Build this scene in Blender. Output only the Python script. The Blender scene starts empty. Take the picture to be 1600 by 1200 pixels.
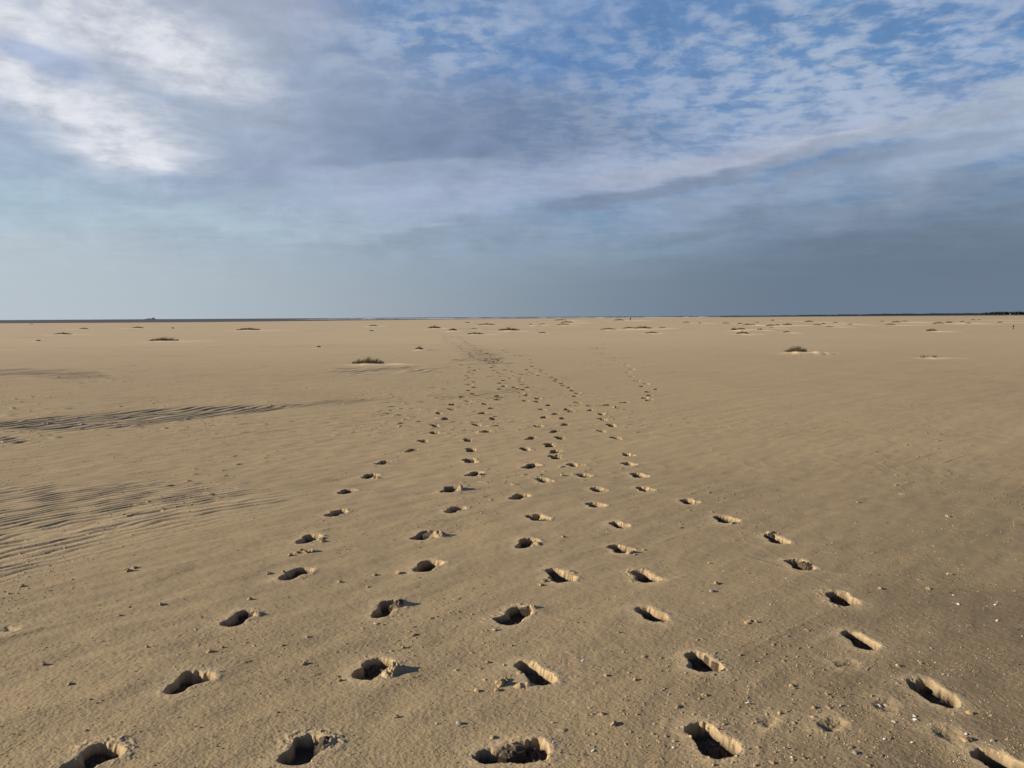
import bpy, math, random
import numpy as np
from mathutils import Matrix, Vector

random.seed(7)
rng = np.random.default_rng(11)
scene = bpy.context.scene
R = math.radians

# ------------------------------------------------------------------ camera
F_PX = 1220.0            # focal length in pixels of a 1600 px wide frame
CAM_H = 1.65
HORIZON = 495.3
ROLL = -math.atan(9.5 / 1600)
PITCH = math.atan((600 - HORIZON) / F_PX)
cam_data = bpy.data.cameras.new('camera')
cam_data.sensor_width = 36.0
cam_data.lens = 36.0 * F_PX / 1600
cam_data.clip_start = 0.05
cam_data.clip_end = 60000
cam = bpy.data.objects.new('camera', cam_data)
scene.collection.objects.link(cam)
CAM_ROT = Matrix.Rotation(R(90) - PITCH, 3, 'X') @ Matrix.Rotation(ROLL, 3, 'Z')
cam.matrix_world = Matrix.Translation((0, 0, CAM_H)) @ CAM_ROT.to_4x4()
scene.camera = cam


def ray(px, py):
    return CAM_ROT @ Vector(((px - 800) / F_PX, (600 - py) / F_PX, -1.0))


def G(px, py, z=0.0):
    """the point of the beach that the photograph shows at this pixel"""
    d = ray(px, py)
    k = (z - CAM_H) / d.z
    return d.x * k, d.y * k


def azel(px, py):
    d = ray(px, py).normalized()
    return math.atan2(d.x, d.y), math.asin(d.z)


# ------------------------------------------------------------------ sun
SUN_EL = R(18)
SUN_DIR = Vector((-math.cos(R(9)) * math.cos(SUN_EL), -math.sin(R(9)) * math.cos(SUN_EL), math.sin(SUN_EL)))
sun_d = bpy.data.lights.new('sun', 'SUN')
sun_d.energy = 5.0
sun_d.angle = R(0.55)
sun_d.color = (1.0, 0.905, 0.76)
sun = bpy.data.objects.new('sun', sun_d)
scene.collection.objects.link(sun)
sun.rotation_euler = SUN_DIR.to_track_quat('Z', 'Y').to_euler()
sun.location = (0, 0, 30)
scene.view_settings.view_transform = 'Standard'
scene.view_settings.look = 'None'
scene.view_settings.exposure = 0.45
scene.view_settings.gamma = 1.0
scene.view_settings.use_curve_mapping = False
scene.render.engine = 'CYCLES'

# ------------------------------------------------------------------ sky
world = bpy.data.worlds.new('World')
scene.world = world
world.use_nodes = True
wt = world.node_tree
for n in list(wt.nodes):
    wt.nodes.remove(n)


class NT:
    """small helper to write node maths"""
    def __init__(self, tree):
        self.t = tree

    def node(self, kind, **kw):
        n = self.t.nodes.new(kind)
        for k, v in kw.items():
            setattr(n, k, v)
        return n

    def link(self, a, sock):
        if isinstance(a, (int, float)):
            sock.default_value = a
        elif isinstance(a, (tuple, list)):
            sock.default_value = tuple(a) + ((1.0,) if len(a) == 3 and len(sock.default_value) == 4 else ())
        else:
            self.t.links.new(a, sock)

    def m(self, op, a, b=None, c=None, clamp=False):
        n = self.node('ShaderNodeMath', operation=op, use_clamp=clamp)
        self.link(a, n.inputs[0])
        if b is not None:
            self.link(b, n.inputs[1])
        if c is not None:
            self.link(c, n.inputs[2])
        return n.outputs[0]

    def vm(self, op, a, b=None):
        n = self.node('ShaderNodeVectorMath', operation=op)
        self.link(a, n.inputs[0])
        if b is not None:
            self.link(b, n.inputs[1])
        return n.outputs[0]

    def mix(self, f, a, b, blend='MIX'):
        n = self.node('ShaderNodeMix', data_type='RGBA', blend_type=blend)
        self.link(f, n.inputs[0])
        self.link(a, n.inputs[6])
        self.link(b, n.inputs[7])
        return n.outputs[2]

    def comb(self, x, y, z=0.0):
        n = self.node('ShaderNodeCombineXYZ')
        for i, v in enumerate((x, y, z)):
            self.link(v, n.inputs[i])
        return n.outputs[0]

    def noise(self, vec, scale, detail=4, rough=0.55, dist=0.0):
        n = self.node('ShaderNodeTexNoise')
        self.link(vec, n.inputs['Vector'])
        n.inputs['Scale'].default_value = scale
        n.inputs['Detail'].default_value = detail
        n.inputs['Roughness'].default_value = rough
        n.inputs['Distortion'].default_value = dist
        return n.outputs['Fac']

    def smooth(self, v, lo, hi):
        n = self.node('ShaderNodeMapRange', interpolation_type='SMOOTHSTEP')
        self.link(v, n.inputs[0])
        n.inputs[1].default_value = lo
        n.inputs[2].default_value = hi
        return n.outputs[0]


def srgb(r, g, b):
    return tuple(((c / 255) / 12.92 if c / 255 <= 0.04045 else (((c / 255) + 0.055) / 1.055) ** 2.4) for c in (r, g, b))


EXPO = 2 ** scene.view_settings.exposure


def skyc(r, g, b):
    return tuple(c / EXPO for c in srgb(r, g, b))


W = NT(wt)
tc = W.node('ShaderNodeTexCoord')
sep = W.node('ShaderNodeSeparateXYZ')
wt.links.new(tc.outputs['Generated'], sep.inputs[0])
dx_, dy_, dz_ = sep.outputs
az = W.m('ARCTAN2', dx_, dy_)
el = W.m('ARCSINE', dz_)
zc = W.m('ADD', W.m('MAXIMUM', dz_, 0.0), 0.055)
plane = W.comb(W.m('DIVIDE', dx_, zc), W.m('DIVIDE', dy_, zc), 0.0)      # cloud sheet seen in perspective
angv = W.comb(az, W.m('MULTIPLY', el, 2.2), 0.0)

sky = W.node('ShaderNodeTexSky', sky_type='NISHITA')
sky.sun_disc = False
sky.sun_elevation = SUN_EL
sky.sun_rotation = math.atan2(SUN_DIR.x, SUN_DIR.y)
sky.air_density = 1.0
sky.dust_density = 1.5
sky.ozone_density = 2.0
sky_s = W.vm('MULTIPLY', sky.outputs[0], (0.045, 0.05, 0.06))

# warped angular coordinates so that the cloud banks get ragged edges
wn1 = W.noise(plane, 0.55, 6, 0.6)
wn2 = W.noise(W.vm('ADD', plane, (7.3, 2.1, 4.0)), 0.55, 6, 0.6)
skyv = W.comb(az, W.m('MULTIPLY', el, 1.9), 0.0)
dap = W.noise(W.vm('ADD', skyv, (2.2, 5.1, 0.3)), 17.0, 5, 0.62, 0.35)
soft = W.noise(W.vm('ADD', skyv, (9.2, 1.1, 0.3)), 5.0, 5, 0.6, 0.3)
fine = W.m('ADD', W.m('MULTIPLY', W.noise(plane, 5.0, 6, 0.6, 0.3), 0.5), W.m('MULTIPLY', dap, 0.5))
fine2 = W.m('ADD', W.m('MULTIPLY', W.noise(W.vm('ADD', plane, (3.1, 8.7, 1.0)), 1.3, 7, 0.6, 0.4), 0.5), W.m('MULTIPLY', soft, 0.5))
azw = W.m('ADD', az, W.m('MULTIPLY', W.m('SUBTRACT', wn1, 0.5), 0.30))
elw = W.m('ADD', el, W.m('MULTIPLY', W.m('SUBTRACT', wn2, 0.5), 0.11))


def blob(px, py, sx, sy, rot=0.0, warp=True, ragged=0.0):
    """soft region of the sky round a direction; sizes in degrees"""
    a0, e0 = azel(px, py)
    A = azw if warp else az
    E = elw if warp else el
    da = W.m('SUBTRACT', A, a0)
    de = W.m('SUBTRACT', E, e0)
    c, s = math.cos(R(rot)), math.sin(R(rot))
    u = W.m('ADD', W.m('MULTIPLY', da, c / R(sx)), W.m('MULTIPLY', de, s / R(sx)))
    v = W.m('ADD', W.m('MULTIPLY', da, -s / R(sy)), W.m('MULTIPLY', de, c / R(sy)))
    r2 = W.m('ADD', W.m('MULTIPLY', u, u), W.m('MULTIPLY', v, v))
    g = W.m('EXPONENT', W.m('MULTIPLY', r2, -1.0))
    if ragged:
        g = W.m('ADD', g, W.m('MULTIPLY', W.m('SUBTRACT', fine2, 0.5), ragged))
        g = W.smooth(g, 0.12, 0.85)
    return g


def lay(col, mask, c, op=1.0):
    return W.mix(W.m('MULTIPLY', mask, op, clamp=True), col, c)


# clear air: the physical sky, pulled to the photograph's blues near the horizon
hz = W.smooth(el, 0.0, 0.30)
clear = W.mix(hz, skyc(152, 182, 205), skyc(100, 140, 196))
col = W.mix(0.75, sky_s, clear)
# thin veil everywhere, thicker to the middle height
veil = W.smooth(W.m('ADD', W.m('MULTIPLY', fine2, 0.75), W.m('MULTIPLY', fine, 0.25)), 0.40, 0.62)
col = lay(col, veil, skyc(150, 168, 198), 0.85)
# grey-blue bank across the middle of the sky
col = lay(col, blob(520, 190, 16, 6.5, 0, True, 0.9), skyc(137, 153, 183), 0.92)
col = lay(col, blob(820, 215, 11, 3.6, 0, True, 0.7), skyc(120, 137, 167), 0.95)
col = lay(col, blob(560, 210, 7, 2.6, -12, True, 0.6), skyc(120, 138, 168), 0.8)
col = lay(col, blob(370, 60, 5, 2.2, 0, True, 0.8), skyc(140, 154, 184), 0.75)
col = lay(col, blob(400, 10, 9, 2.6, 0, True, 0.7), skyc(164, 171, 193), 0.9)
col = lay(col, blob(430, 75, 8, 1.1, -8, True, 0.5), skyc(158, 170, 194), 0.7)
# paler bank beneath it
col = lay(col, blob(500, 330, 13, 2.6, 0, True, 0.9), skyc(166, 181, 204), 0.75)
col = lay(col, blob(900, 275, 14, 2.2, 8, True, 0.9), skyc(163, 175, 201), 0.8)
# broken blue cells, upper right
cells = W.smooth(W.m('ADD', W.m('MULTIPLY', W.noise(plane, 11.0, 5, 0.55, 0.25), 0.40), W.m('ADD', W.m('MULTIPLY', dap, 0.35), W.m('MULTIPLY', fine2, 0.25))), 0.43, 0.56)
right = W.m('MAXIMUM', blob(1330, 70, 18, 8.0, 0, True), W.m('MULTIPLY', blob(700, 50, 8, 3.5, 0, True), 0.8))
cellcol = W.mix(cells, skyc(104, 142, 190), skyc(168, 182, 205))
col = lay(col, right, cellcol, 0.85)
# whitish streaks on the far right and pale ridges with grey undersides
col = lay(col, blob(1560, 190, 8, 2.6, 30, True, 1.0), skyc(176, 190, 208), 0.7)
col = lay(col, blob(1180, 232, 11, 1.3, 14, True, 0.5), skyc(178, 184, 204), 0.45)
col = lay(col, blob(1250, 222, 7, 0.45, 12, True, 0.3), skyc(196, 196, 208), 0.5)
col = lay(col, blob(1230, 244, 10, 0.7, 12, True, 0.4), skyc(134, 150, 178), 0.6)
col = lay(col, blob(1010, 305, 10, 0.8, 8, True, 0.5), skyc(128, 142, 168), 0.8)
col = lay(col, blob(1290, 290, 14, 1.5, 10, True, 0.9), skyc(152, 168, 192), 0.6)
col = lay(col, blob(1400, 196, 11, 0.9, 14, True, 0.5), skyc(170, 179, 196), 0.6)
col = lay(col, blob(1060, 258, 9, 0.9, 6, True, 0.6), skyc(172, 178, 197), 0.65)
col = lay(col, blob(1340, 258, 12, 0.7, 12, True, 0.5), skyc(140, 153, 176), 0.6)
col = lay(col, blob(1500, 300, 10, 0.9, 10, True, 0.6), skyc(158, 168, 186), 0.5)
col = lay(col, blob(620, 265, 9, 0.8, 0, True, 0.6), skyc(160, 174, 196), 0.6)
# slate murk low on the right
col = lay(col, blob(1500, 400, 22, 4.2, 8, True), skyc(112, 127, 148), 0.85)
col = lay(col, blob(1640, 450, 20, 3.8, 0, True), skyc(94, 108, 128), 0.9)
col = lay(col, blob(700, 372, 9, 0.9, 5, True, 0.5), skyc(132, 152, 172), 0.6)
col = lay(col, blob(1150, 350, 9, 0.6, 6, True, 0.5), skyc(124, 139, 160), 0.6)
# pale cyan gaps low in the middle and at the left
col = lay(col, blob(930, 392, 6, 0.7, 3, True, 0.4), skyc(146, 174, 194), 0.7)
col = lay(col, blob(20, 325, 9, 2.4, 0, True), skyc(154, 189, 211), 0.95)
col = lay(col, blob(60, 205, 3.5, 0.8, -12, True, 0.5), skyc(138, 176, 210), 0.85)
col = lay(col, blob(330, 350, 9, 1.0, 0, True, 0.5), skyc(162, 190, 208), 0.75)
# bright white cloud, upper left
lit = W.smooth(W.m('ADD', W.m('MULTIPLY', fine2, 0.4), W.m('MULTIPLY', fine, 0.6)), 0.37, 0.57)
bw = W.m('MAXIMUM', W.m('MAXIMUM', blob(90, 150, 9, 2.8, -24, True, 1.0), blob(190, 25, 9, 3.4, -22, True, 1.0)),
         W.m('MAXIMUM', blob(190, 232, 4.5, 1.1, -10, True, 0.5), blob(-10, 30, 4, 3.0, 0, True, 0.5)))
col = lay(col, blob(110, 110, 14, 8, 0, True), skyc(180, 190, 207), 0.85)
wcol = W.mix(lit, skyc(184, 192, 208), skyc(226, 227, 235))
col = lay(col, bw, wcol, 0.92)
col = lay(col, blob(40, 80, 3.4, 1.2, -15, True, 0.9), skyc(150, 168, 204), 0.7)
# haze towards the horizon
col = lay(col, blob(-60, 440, 17, 4.5, 0, True), skyc(192, 202, 210), 0.8)
hl = W.smooth(az, R(-36), R(22))
hcol = W.mix(hl, skyc(184, 194, 203), skyc(108, 124, 143))
hf = W.m('SUBTRACT', 1.0, W.smooth(el, 0.01, 0.16))
col = lay(col, hf, hcol, 0.95)
# overall mottling of the sheet
mot = W.m('ADD', 0.58, W.m('MULTIPLY', W.m('ADD', W.m('ADD', fine, dap), fine2), 0.28))
mot = W.m('ADD', W.m('MULTIPLY', mot, W.smooth(el, 0.02, 0.12)), W.m('MULTIPLY', 1.0, W.m('SUBTRACT', 1.0, W.smooth(el, 0.02, 0.12))))
mv = W.vm('MULTIPLY', col, W.comb(mot, mot, mot))
hsv = W.node('ShaderNodeHueSaturation')
hsv.inputs['Saturation'].default_value = 1.0
W.link(mv, hsv.inputs['Color'])
mv = W.vm('MULTIPLY', hsv.outputs[0], (0.99, 1.0, 0.985))
back = W.smooth(W.m('ABSOLUTE', az), R(50), R(95))  # unseen sky beside and behind, darkened to cut the fill light
mv = W.mix(back, mv, W.mix(W.smooth(el, 0.0, 0.5), skyc(118, 142, 170), skyc(60, 90, 140)))
# overhead, out of view, the sky is darkened to deepen the shadows
over = W.smooth(el, R(24), R(60))
mv = W.mix(over, mv, skyc(52, 74, 112))
bg = W.node('ShaderNodeBackground')
wt.links.new(mv, bg.inputs[0])
bg.inputs[1].default_value = 1.0
wo = W.node('ShaderNodeOutputWorld')
wt.links.new(bg.outputs[0], wo.inputs[0])

# ------------------------------------------------------------------ noise
_P = rng.permutation(4096).astype(np.int32)
_A = (rng.random(4096) * 2 * np.pi).astype(np.float32)
_GX, _GY = np.cos(_A), np.sin(_A)


def perlin(x, y, seed=0):
    xf, yf = np.floor(x), np.floor(y)
    xi, yi = xf.astype(np.int32) + seed * 131, yf.astype(np.int32) + seed * 57
    fx, fy = (x - xf).astype(np.float32), (y - yf).astype(np.float32)
    u = fx * fx * fx * (fx * (fx * 6 - 15) + 10)
    v = fy * fy * fy * (fy * (fy * 6 - 15) + 10)

    def g(a, b, px, py):
        h = _P[(_P[a & 4095] + b) & 4095]
        return _GX[h] * px + _GY[h] * py
    n00 = g(xi, yi, fx, fy)
    n10 = g(xi + 1, yi, fx - 1, fy)
    n01 = g(xi, yi + 1, fx, fy - 1)
    n11 = g(xi + 1, yi + 1, fx - 1, fy - 1)
    a = n00 + u * (n10 - n00)
    b = n01 + u * (n11 - n01)
    return (a + v * (b - a)) * 1.4


def sstep(v, lo, hi):
    t = np.clip((v - lo) / (hi - lo), 0, 1)
    return t * t * (3 - 2 * t)


# ------------------------------------------------------------------ grid of the beach
rows = [-60, -40, -25, -16, -10, -6, -3, -1, 0.2, 0.9, 1.3, 1.55, 1.7, 1.8, 1.85]
Y = 1.9
while Y < 1400:
    rows.append(Y)
    Y += 0.006 * Y if Y > 110 else 0.003 * Y if Y > 60 else min(0.0003 * Y * Y, 0.0025 * Y)
rows = np.array(rows)
core = np.arange(-0.80, 0.8001, 0.00118)
ext = [0.8]
while ext[-1] < 40:
    ext.append(ext[-1] * 1.10 + 0.01)
ext = np.array(ext[1:])
us = np.concatenate([-ext[::-1], core, ext])
NR, NC = len(rows), len(us)
YY = np.repeat(rows[:, None], NC, 1).astype(np.float64)
XX = (us[None, :] * np.maximum(rows, 1.9)[:, None]).astype(np.float64)
H = np.zeros((NR, NC), np.float32)
DRY = np.zeros((NR, NC), np.float32)      # loose, pale, dry sand
DAMP = np.zeros((NR, NC), np.float32)     # sand dampness, plus shade painted into the prints and a ripple field
CELL = np.maximum(np.where(rows > 110, 0.006 * rows, np.minimum(0.0003 * rows ** 2, 0.0025 * rows)), 0.00118 * rows)
print('grid', NR, NC)

SD = R(41)                                 # direction of the wind streaks on the ground
cS, sS = math.cos(SD), math.sin(SD)


def rowfade(lam, lo=2.0, span=2.5):
    w = np.clip((lam / CELL - lo) / span, 0, 1)
    w[rows < 1.9] = 0
    return w


def addn(lam, amp, seed, stretch=1.0, mod=None, tgt=None, fn=None):
    global H
    w = rowfade(lam) if fn is None else rowfade(lam, 1.2, 1.3)
    k = np.nonzero(w > 0)[0]
    if len(k) == 0:
        return
    a, b = k[0], k[-1] + 1
    x, y = XX[a:b], YY[a:b]
    al = (x * cS + y * sS) / (lam * stretch)
    ac = (-x * sS + y * cS) / lam
    n = perlin(al, ac, seed)
    if fn:
        n = fn(n)
    if mod is not None:
        n = n * mod[a:b]
    H[a:b] += (n * amp * w[a:b, None]).astype(np.float32)


big = perlin(XX / 9.0, YY / 14.0, 3)
left = sstep(-XX / np.maximum(YY, 2), -0.25, 0.35).astype(np.float32)     # 1 on the wind-smoothed left side
STREAK = np.zeros((NR, NC), np.float32)
addn(16, 0.05, 1)
addn(5, 0.016, 2, 1.8)
_h0 = H.copy()
addn(1.6, 0.008, 4, 3.0)
addn(0.5, 0.0045, 5, 6.0)
addn(0.22, 0.0034, 6, 7.0)
addn(0.13, 0.0040, 34, 2.0, 0.5 + 0.5 * left)
addn(0.30, 0.0050, 35, 2.2, 0.35 + 0.65 * left)
STREAK = H - _h0
addn(0.10, 0.0018, 7, 2.5)
addn(0.05, 0.0010, 8)
addn(0.022, 0.0010, 9)
addn(0.0115, 0.0015, 10)
# crumbs pressed into the surface
addn(0.30, 0.0050, 36, 8.0, left, fn=lambda n: np.clip(n - 0.25, 0, 1))
patch = sstep(perlin(XX / 1.3, YY / 2.2, 21), -0.15, 0.5).astype(np.float32)
patch2 = sstep(perlin(XX / 3.1, YY / 5.0, 22), -0.1, 0.5).astype(np.float32)
crumb = lambda t: (lambda n: np.clip(n - t, 0, 0.3) / (1 - t))
addn(0.022, 0.010, 28, 1, patch, fn=crumb(0.58))
addn(0.035, 0.014, 23, 1, patch, fn=crumb(0.60))
farw = (sstep(YY, 5.0, 9.0) * (1 - 0.7 * sstep(XX / np.maximum(YY, 2), 0.0, 0.3))).astype(np.float32)
addn(0.07, 0.018, 24, 1.4, patch, fn=crumb(0.68))
sw = perlin(XX / 1.9, YY / 2.6, 31) + 0.35 * perlin(XX / 0.7, YY / 0.9, 32)
swf = np.abs(sw * 4.0 - np.round(sw * 4.0))
H += (np.exp(-(swf / 0.10) ** 2) * 0.0016 * sstep(perlin(XX / 1.5, YY / 1.5, 33), -0.1, 0.4) * (YY < 14) * (YY > 1.9) * (0.35 + 0.65 * (1 - left))).astype(np.float32)
del sw, swf
addn(0.10, 0.028, 25, 1.6, patch * farw, fn=crumb(0.50))
addn(0.17, 0.026, 26, 1.8, patch2 * farw, fn=crumb(0.50))
addn(0.32, 0.024, 29, 2.0, patch2 * farw, fn=crumb(0.55))
addn(0.70, 0.035, 30, 2.5, patch2 * sstep(YY, 14, 25).astype(np.float32), fn=crumb(0.60))
# sharp little wind ridges along the streaks
addn(0.10, 0.007, 27, 5.0, patch2, fn=crumb(0.45))


def window(cx, cy, r):
    """rows and columns of the grid that may lie within r of a point"""
    a = max(0, np.searchsorted(rows, cy - r) - 1)
    b = min(NR, np.searchsorted(rows, cy + r) + 2)
    ylo = max(rows[a], 1.9)
    yhi = max(rows[b - 1], 1.9)
    us_ = [(cx - r) / ylo, (cx - r) / yhi, (cx + r) / ylo, (cx + r) / yhi]
    c = max(0, np.searchsorted(us, min(us_)) - 1)
    d = min(NC, np.searchsorted(us, max(us_)) + 2)
    return slice(a, b), slice(c, d)


def poly_dist(x, y, pts):
    """signed distance to a polygon, positive inside"""
    d = np.full(x.shape, 1e9)
    inside = np.zeros(x.shape, bool)
    n = len(pts)
    for i in range(n):
        ax, ay = pts[i]
        bx, by = pts[(i + 1) % n]
        ex, ey = bx - ax, by - ay
        t = np.clip(((x - ax) * ex + (y - ay) * ey) / (ex * ex + ey * ey), 0, 1)
        d = np.minimum(d, (x - ax - t * ex) ** 2 + (y - ay - t * ey) ** 2)
        c = ((ay > y) != (by > y)) & (x < (bx - ax) * (y - ay) / (by - ay + 1e-12) + ax)
        inside ^= c
    return np.where(inside, 1, -1) * np.sqrt(d)


def ripples(pix, lam, amp, soft, ang=SD, seed=0, tilt=0.0, damp_shade=0.0, breakup=0.5, wob=1.0, dry=0.0):
    """a field of wind ripples bounded by a polygon (corners read off the photograph, laid on the ground)"""
    pts = [G(*p) for p in pix]
    xs, ys = [p[0] for p in pts], [p[1] for p in pts]
    cx, cy = (min(xs) + max(xs)) / 2, (min(ys) + max(ys)) / 2
    r = max(max(xs) - min(xs), max(ys) - min(ys)) / 2 + soft
    a, c = window(cx, cy, r)
    x, y = XX[a, c], YY[a, c]
    d = poly_dist(x, y, pts)
    d = d + perlin(x / 0.9, y / 1.5, 40 + seed) * soft * 0.7
    m = sstep(d, -soft * 0.4, soft)
    calm = 1 - 0.95 * sstep(d, -soft, soft)
    H[a, c] = H[a, c] - STREAK[a, c] * (1 - calm).astype(np.float32)
    co, si = math.cos(ang), math.sin(ang)
    al, ac = x * co + y * si, -x * si + y * co
    wv = perlin(al / (lam * 2.5), ac / (lam * 2.5), 50 + seed) * 0.38 * wob + perlin(al / (lam * 16), ac / (lam * 12), 55 + seed) * 1.6 * wob
    ph = ac / lam + wv
    ph = -ph
    fr = ph - np.floor(ph)
    prof = 0.5 - 0.5 * np.cos(2 * np.pi * fr + 0.45 * np.sin(2 * np.pi * fr))
    brk = sstep(perlin(al / (lam * 4.0), ac / (lam * 2.2), 60 + seed), -0.45, 0.15)
    mo = m * (1 - breakup + breakup * brk)
    H[a, c] += (0.4 * amp * m * perlin(al / (lam * 2.4), ac / (lam * 1.1), 65 + seed)).astype(np.float32)
    H[a, c] += (amp * mo * (prof - 0.45)).astype(np.float32)
    if tilt:
        H[a, c] -= (tilt * sstep(d, -soft, soft * 2)).astype(np.float32)
    DAMP[a, c] = np.maximum(DAMP[a, c], damp_shade * m)
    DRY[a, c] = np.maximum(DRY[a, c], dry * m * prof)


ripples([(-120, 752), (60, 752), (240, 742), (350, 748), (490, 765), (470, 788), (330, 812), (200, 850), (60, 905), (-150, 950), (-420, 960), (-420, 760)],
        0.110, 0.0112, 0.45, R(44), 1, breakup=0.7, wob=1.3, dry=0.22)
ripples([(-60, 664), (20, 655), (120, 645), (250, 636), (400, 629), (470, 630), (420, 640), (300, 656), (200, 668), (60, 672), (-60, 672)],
        0.23, 0.023, 0.35, R(64), 2, tilt=0.03, damp_shade=0.85, breakup=0.55, wob=1.1, dry=0.40)  # slope turned from the sun: its shade is put into the colour
ripples([(380, 633), (500, 624), (610, 620), (640, 624), (520, 633), (420, 642)], 0.25, 0.020, 0.5, R(45), 3, damp_shade=0.15, breakup=0.7)
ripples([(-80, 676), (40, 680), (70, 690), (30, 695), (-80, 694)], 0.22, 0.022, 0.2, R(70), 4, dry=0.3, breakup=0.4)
ripples([(-60, 577), (60, 577), (150, 581), (205, 592), (120, 594), (-60, 590)], 0.45, 0.028, 1.2, R(50), 5, damp_shade=0.35, breakup=0.9)
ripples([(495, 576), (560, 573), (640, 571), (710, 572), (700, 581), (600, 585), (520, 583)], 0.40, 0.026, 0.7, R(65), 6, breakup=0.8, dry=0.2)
ripples([(620, 622), (680, 612), (790, 604), (880, 606), (800, 622), (700, 630)], 0.24, 0.014, 0.8, R(45), 7, breakup=0.8)
ripples([(700, 562), (760, 559), (800, 560), (800, 569), (730, 571), (690, 569)], 0.40, 0.026, 0.6, R(65), 8, breakup=0.9, wob=1.0)
ripples([(810, 640), (880, 632), (960, 628), (1040, 630), (980, 642), (880, 652)], 0.3, 0.014, 0.6, R(20), 9, breakup=0.8, wob=2.0)
ripples([(1235, 549), (1300, 549), (1320, 554), (1235, 558)], 0.4, 0.018, 0.8, R(70), 10, breakup=0.9)
# far-off bands of darker, rougher sand
for (x0, x1, yy, s_) in ((-100, 640, 543, 0.4), (-100, 300, 556, 0.3), (350, 700, 540, 0.45), (600, 950, 548, 0.25), (700, 1000, 515, 0.3), (0, 500, 528, 0.25)):
    ripples([(x0, yy - 1.2), (x1, yy - 1.8), (x1, yy), (x0, yy + 0.6)], 1.0, 0.03, 1.5, R(20), 11 + int(yy) % 7, damp_shade=s_, breakup=0.9)

# dampness: lower right foreground and a mottled sheet, flats along the sea
rightness = sstep(XX / np.maximum(YY, 2), -0.05, 0.75)
near = 1 - sstep(YY, 2.0, 11.0)
DAMP = np.maximum(DAMP, np.clip(near * (0.34 + 0.60 * rightness) + 0.22 * (1 - sstep(YY, 6, 30)) * rightness, 0, 1) * (0.8 + 0.22 * perlin(XX / 1.1, YY / 1.4, 70)))
DAMP += 0.12 * perlin(XX / 2.2, YY / 3.0, 71) * (YY < 80) + 0.10 * perlin(XX / 14, YY / 9, 72) + 0.10 * perlin(XX / 0.8, YY / 1.3, 74) * (YY < 30)
DAMP = np.clip(DAMP, 0, 1).astype(np.float32)
shore = 400 + 500 * sstep(XX / np.maximum(YY, 2), -0.45, 0.25) + 25 * perlin(XX / 90, YY / 160, 73)
flats = sstep(YY, shore * 0.93, shore)
DAMP = np.maximum(DAMP, flats * 1.0).astype(np.float32)
H -= (1.6 * sstep(YY, shore * 0.97, shore * 1.12)).astype(np.float32)
DRY = np.maximum(DRY, ((0.42 - 0.17 * sstep(XX / np.maximum(YY, 2), 0.05, 0.6)) * sstep(YY, 8, 60) * (1 - flats))).astype(np.float32)

# ------------------------------------------------------------------ grass hummocks: where they stand (centre px, base py, width px, height px)
TUSSOCKS = [
    (575, 570, 50, 12), (655, 548, 12, 6), (583, 510, 14, 2.4), (580, 518, 7, 2.2), (678, 514, 21, 5), (707, 518, 14, 4.5), (760, 508, 28, 3),
    (743, 523, 27, 4), (740, 515, 14, 2), (730, 505, 8, 1.8), (795, 518, 34, 6), (847, 521, 12, 2.4), (876, 501, 20, 2.4), (886, 504.5, 20, 2.8),
    (880, 508, 20, 2.4), (847, 507.5, 10, 2), (829, 508, 5, 1.8), (950, 515.5, 24, 3), (982, 513.5, 18, 2.6), (1004, 515, 28, 5), (1035, 512.5, 10, 2),
    (1018, 521, 20, 3), (967, 501, 17, 3), (1072, 504.5, 10, 2), (1093, 505.5, 5, 1.6), (1134, 506, 12, 2), (1156, 507, 9, 2.6), (1167, 508.6, 13, 2.8),
    (1176, 508.4, 8, 2), (1146, 517.5, 9, 5), (1157, 515.5, 15, 3.6), (1160, 522.5, 20, 5), (1187, 516.5, 8, 2.6), (1183, 504.5, 6, 1.8),
    (1203, 510, 13, 3), (1214, 509, 8, 2), (1205, 512.6, 5, 1.8), (1230, 508.6, 15, 3.2), (1229, 520.5, 11, 3), (1207, 501.5, 6, 2), (1243, 552.5, 34, 12),
    (1264, 503.5, 14, 2.8), (1277, 508.5, 13, 2.8), (1286, 506.4, 6, 2), (1305, 505, 9, 2), (1296, 511, 12, 2), (1328, 507.6, 8, 2.2), (1378, 503, 8, 2),
    (1400, 504.5, 14, 3), (1413, 503, 13, 2.4), (1391, 508, 16, 2.6), (1466, 506.4, 18, 3.4), (1482, 505, 11, 3), (1503, 503.6, 8, 2), (1513, 507, 9, 3),
    (1520, 500.5, 7, 2), (1530, 500.2, 5, 1.8), (1562, 504.4, 7, 2.2), (1455, 519, 17, 5), (1451, 560.5, 28, 8), (98, 523, 27, 3.4), (131, 514.5, 14, 2.2),
    (215, 513, 17, 3), (270, 513.6, 4, 2), (60, 533.5, 7, 2.4), (49, 507, 7, 1.6), (256, 534, 44, 7), (388, 517, 37, 4.5), (498, 543, 7, 2)]
hummock = []
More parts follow.
